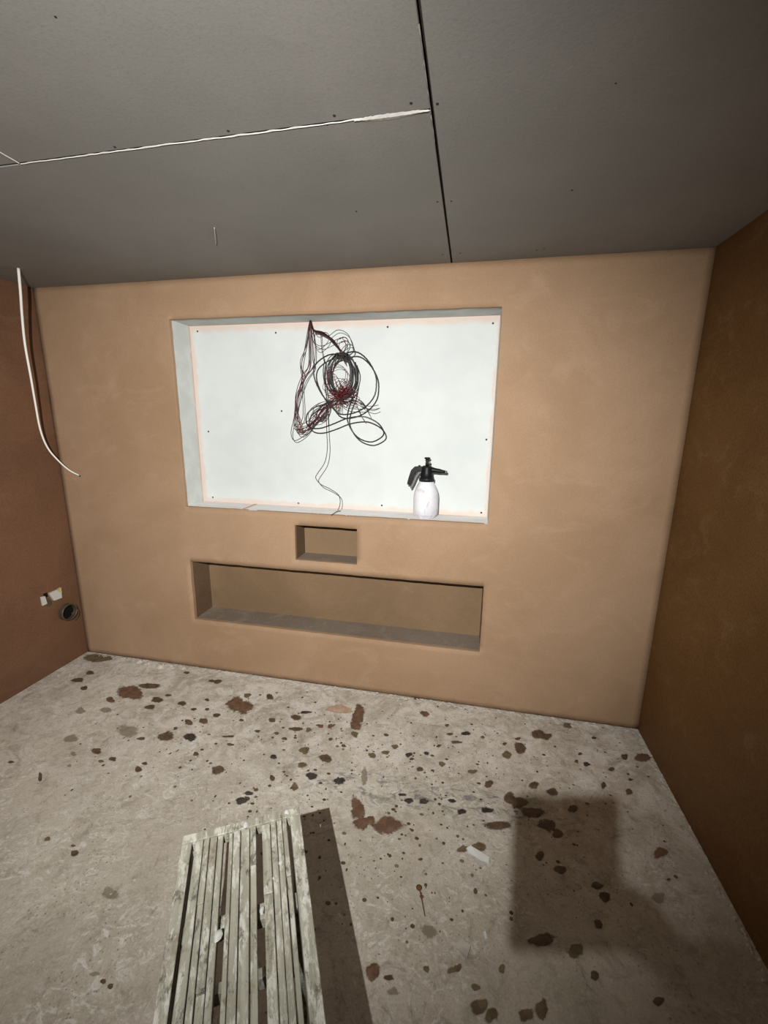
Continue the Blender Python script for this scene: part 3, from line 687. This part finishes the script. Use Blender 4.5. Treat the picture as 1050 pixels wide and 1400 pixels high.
ring('pipe_rim', .052, .005, .031, 0, 0, 'pipe', pp)
bm = bmesh.new(); tube(bm, [(.008, .03, -.03), (.03, .055, -.01), (.028, .06, -.05), (.012, .045, -.085)], .004, 6); obj('bent_wire', bm, M['pipe'], pp, True)

# ------------------------------------------------------------------ litter on the floor
a, b = at(573, 1213, 2, .004), at(581, 1252, 2, .004)
nail = empty('rusty_nail', (a.x, a.y, 0)); tag(nail, 'rusty flat-headed nail lying on the floor right of the bench shadow', 'nail')
bm = bmesh.new(); d = (b - a); tube(bm, [(0, 0, .004), tuple(d*.5 + Vector((.001, 0, .004))), tuple(d + Vector((0, 0, .003)))], .0024, 6, .0016); obj('shank', bm, M['rust'], nail, True)
bm = bmesh.new(); lathe(bm, [(.009, 0), (.011, .003), (.008, .006), (.003, .008)], 10); obj('head', bm, M['rust'], nail, True)
def scrap(name, px, th, mat, label, cat, zs=None):
    fr = [at(u, v, 2, .001) for u, v in px]; c = sum(fr, Vector()) / len(fr); bm = bmesh.new(); n = len(fr)
    lo = [bm.verts.new((p.x - c.x, p.y - c.y, (zs[i] if zs else 0))) for i, p in enumerate(fr)]; hi = [bm.verts.new((v.co.x*.94, v.co.y*.94, v.co.z + th)) for v in lo]
    bm.faces.new(hi); bm.faces.new(lo[::-1])
    for i in range(n): bm.faces.new((lo[i], lo[(i+1) % n], hi[(i+1) % n], hi[i]))
    bmesh.ops.recalc_face_normals(bm, faces=bm.faces); bmesh.ops.triangulate(bm, faces=[x for x in bm.faces if len(x.verts) > 4])
    o = obj(name, bm, M[mat]); o.location = (c.x, c.y, .0005); return tag(o, label, cat)
scrap('plastic_scrap', ((637, 1160), (643, 1158), (670, 1174), (669, 1181), (655, 1176), (640, 1166)), .006, 'plastic_scrap', 'shiny pale strip of plastic on the floor beside two olive drips', 'scrap', (0, .004, .002, 0, .003, 0))
scrap('board_chip', ((625, 1290), (632, 1283), (644, 1294), (639, 1311), (623, 1296)), .005, 'debris', 'pale flat chip of plasterboard lying on the open floor right of the nail', 'chip')
scrap('plastic_sliver', ((661, 1274), (664, 1274), (666, 1284), (663, 1285)), .004, 'plastic_scrap', 'tiny white sliver on the floor left of the dark shadow', 'sliver')

# ------------------------------------------------------------------ the person taking the picture: phone, hand and head torch throw the shadow on the floor
def cp(x, y, z):                                     # millimetres in the plane of the phone (x right, y up, z towards the person)
    return CAM + CM @ (Vector((x, y, z)) / 1000)
ph = empty('phone', tuple(cp(-27, -32, 14))); ph.rotation_euler = CROT
tag(ph, 'small dark phone held up at the viewpoint to take the picture', 'phone')
bm = bmesh.new(); box(bm, (-.039, -.047, -.004), (.033, .053, .004), .003); obj('body', bm, M['black_plastic'], ph)
bm = bmesh.new(); box(bm, (-.0365, -.0445, .0041), (.0305, .0505, .0046)); obj('screen', bm, M['void'], ph)
bm = bmesh.new(); lathe(bm, [(.0085, -.007), (.0085, -.0041)], 16)
for v in bm.verts: v.co += Vector((.027, .032, 0))
obj('lens_ring', bm, M['grey_plastic'], ph)

def skin(name, verts, edges, radii, mat, root=0, lv=2, parent=None):
    me = bpy.data.meshes.new(name); me.from_pydata([tuple(v) for v in verts], edges, []); me.materials.append(M[mat])
    o = link(bpy.data.objects.new(name, me), parent)
    md = o.modifiers.new('skin', 'SKIN'); md.use_smooth_shade = True
    for i, sv in enumerate(me.skin_vertices[0].data):
        r = radii[i]; sv.radius = r if isinstance(r, tuple) else (r, r); sv.use_root = (i == root)
    sd = o.modifiers.new('sub', 'SUBSURF'); sd.levels = 1; sd.render_levels = lv
    return o
px, py = 2.44, -2.80
wrist = cp(98, -112, 46); palm = cp(40, -78, 34); elbow = Vector((2.93, -2.46, 1.28))
V = [(px, py, 1.02), (px, py, 1.20), (px, py + .01, 1.42), (px, py + .01, 1.60), (px, py + .02, 1.70), (px, py + .05, 1.77), (px, py + .075, 1.87), (px, py + .06, 1.96),   # 0-7 spine and head
     (px + .12, py, 1.60), (px + .205, py + .02, 1.57), tuple((Vector((px + .205, py + .02, 1.57)) + elbow) / 2), tuple(elbow), tuple(elbow.lerp(wrist, .45)), tuple(wrist), tuple(palm),   # 8-14 right arm
     (px - .12, py, 1.60), (px - .205, py, 1.57), (px - .235, py - .01, 1.38), (px - .25, py, 1.22), (px - .25, py + .06, 1.08), (px - .245, py + .10, .95), (px - .24, py + .12, .87),  # 15-21 left arm
     (px + .10, py, .96), (px + .11, py + .01, .75), (px + .115, py + .02, .53), (px + .12, py - .01, .30), (px + .12, py - .02, .09), (px + .13, py + .10, .035),   # 22-27 right leg
     (px - .10, py, .96), (px - .11, py + .01, .75), (px - .115, py + .02, .53), (px - .12, py - .01, .30), (px - .12, py - .02, .09), (px - .13, py + .10, .035)]
Ed = [(0, 1), (1, 2), (2, 3), (3, 4), (4, 5), (5, 6), (6, 7), (3, 8), (8, 9), (9, 10), (10, 11), (11, 12), (12, 13), (13, 14), (3, 15), (15, 16), (16, 17), (17, 18), (18, 19), (19, 20), (20, 21),
      (0, 22), (22, 23), (23, 24), (24, 25), (25, 26), (26, 27), (0, 28), (28, 29), (29, 30), (30, 31), (31, 32), (32, 33)]
Rr = [(.16, .12), (.145, .11), (.17, .125), (.13, .09), .058, .07, .098, .085, .08, .066, .052, .046, .042, .030, .036, .08, .066, .052, .044, .038, .028, .034, .10, .082, .06, .055, .042, .036, .10, .082, .06, .055, .042, .036]
person = skin('person', V, Ed, Rr, 'cloth', 0)
tag(person, 'person standing behind the viewpoint whose raised hand and phone shade the floor', 'person')
def chain(name, pts, r, parent, mat='skin'):
    return skin(name, pts, [(i, i+1) for i in range(len(pts) - 1)], [r * (1 - .12*i) for i in range(len(pts))], mat, 0, 2, parent)
# four fingers around the lower right edge of the phone, the thumb on the screen side
for k, (y0, ln) in enumerate(((-52, 60), (-62, 66), (-73, 60), (-83, 48))):
    chain('finger', [cp(34, -74 - 5*k, 30), cp(26 + 2*k, y0 - 2, 18), cp(14 + 2*k, y0, 4), cp(14 - ln*.35, y0 + 2, 2), cp(14 - ln*.7, y0 + 3, 4)], .0088, person)
chain('thumb', [cp(44, -70, 36), cp(26, -58, 36), cp(10, -46, 31), cp(-4, -38, 27)], .0105, person)
for k in range(4):
    chain('finger', [(px - .262 + .016*k, py + .125, .87), (px - .262 + .016*k, py + .135, .82), (px - .26 + .015*k, py + .13, .785 + .006*abs(k - 1.5))], .009, person)
chain('thumb', [(px - .215, py + .125, .89), (px - .20, py + .15, .85), (px - .205, py + .16, .82)], .0105, person)
bm = bmesh.new(); bmesh.ops.create_uvsphere(bm, u_segments=20, v_segments=12, radius=1)
for v in bm.verts: v.co = Vector((px + v.co.x*.098, py + .055 + v.co.y*.115, 1.905 + v.co.z*.13)) if not (v.co.y > .35 and v.co.z < .35) else Vector((px + v.co.x*.088, py + .055 + v.co.y*.10, 1.905 + v.co.z*.12))
obj('hair', bm, M['hair'], person, True)
bm = bmesh.new(); bmesh.ops.create_uvsphere(bm, u_segments=24, v_segments=16, radius=1)
for v in bm.verts: v.co = Vector((px + v.co.x*.078*(1 - .18*max(0, -v.co.z)), py + .095 + v.co.y*.095, 1.862 + v.co.z*.125))
for v in bm.verts:                                   # nose, brow and mouth
    dx, dz = v.co.x - px, v.co.z - 1.855
    if v.co.y > py + .13: v.co.y += .016*math.exp(-(dx/.014)**2 - ((dz)/.025)**2) + .004*math.exp(-(dx/.03)**2 - ((dz+.055)/.012)**2)
fc = obj('face', bm, M['skin'], person, True)
for s in (-1, 1):
    bm = bmesh.new(); bmesh.ops.create_uvsphere(bm, u_segments=10, v_segments=8, radius=.010); e = obj('eye', bm, M['lens'], fc, True); e.location = (px + s*.031, py + .176, 1.875)
    bm = bmesh.new(); bmesh.ops.create_uvsphere(bm, u_segments=10, v_segments=8, radius=.026)
    for v in bm.verts: v.co = Vector((v.co.x*.35, v.co.y*.7, v.co.z*1.2))
    e = obj('ear', bm, M['skin'], fc, True); e.location = (px + s*.080, py + .075, 1.86)
ht = empty('head_torch', (LAMP.x, LAMP.y, LAMP.z)); tag(ht, 'head torch worn at the viewpoint that lights the room', 'head torch')
dr = (AIM - LAMP).normalized(); rot = dr.to_track_quat('Z', 'Y').to_matrix().to_4x4()
bm = bmesh.new(); lathe(bm, [(.026, -.048), (.030, -.044), (.030, -.014), (.027, -.011)], 18)
for v in bm.verts: v.co = rot @ v.co
obj('lamp_housing', bm, M['black_plastic'], ht, True)
bm = bmesh.new(); n = 28
tube(bm, [(px - LAMP.x + .108*math.cos(6.2832*k/n), py + .055 - LAMP.y + .128*math.sin(6.2832*k/n), .012) for k in range(n + 1)], .009, 6, None, 1)
obj('strap', bm, M['grey_plastic'], ht, True)
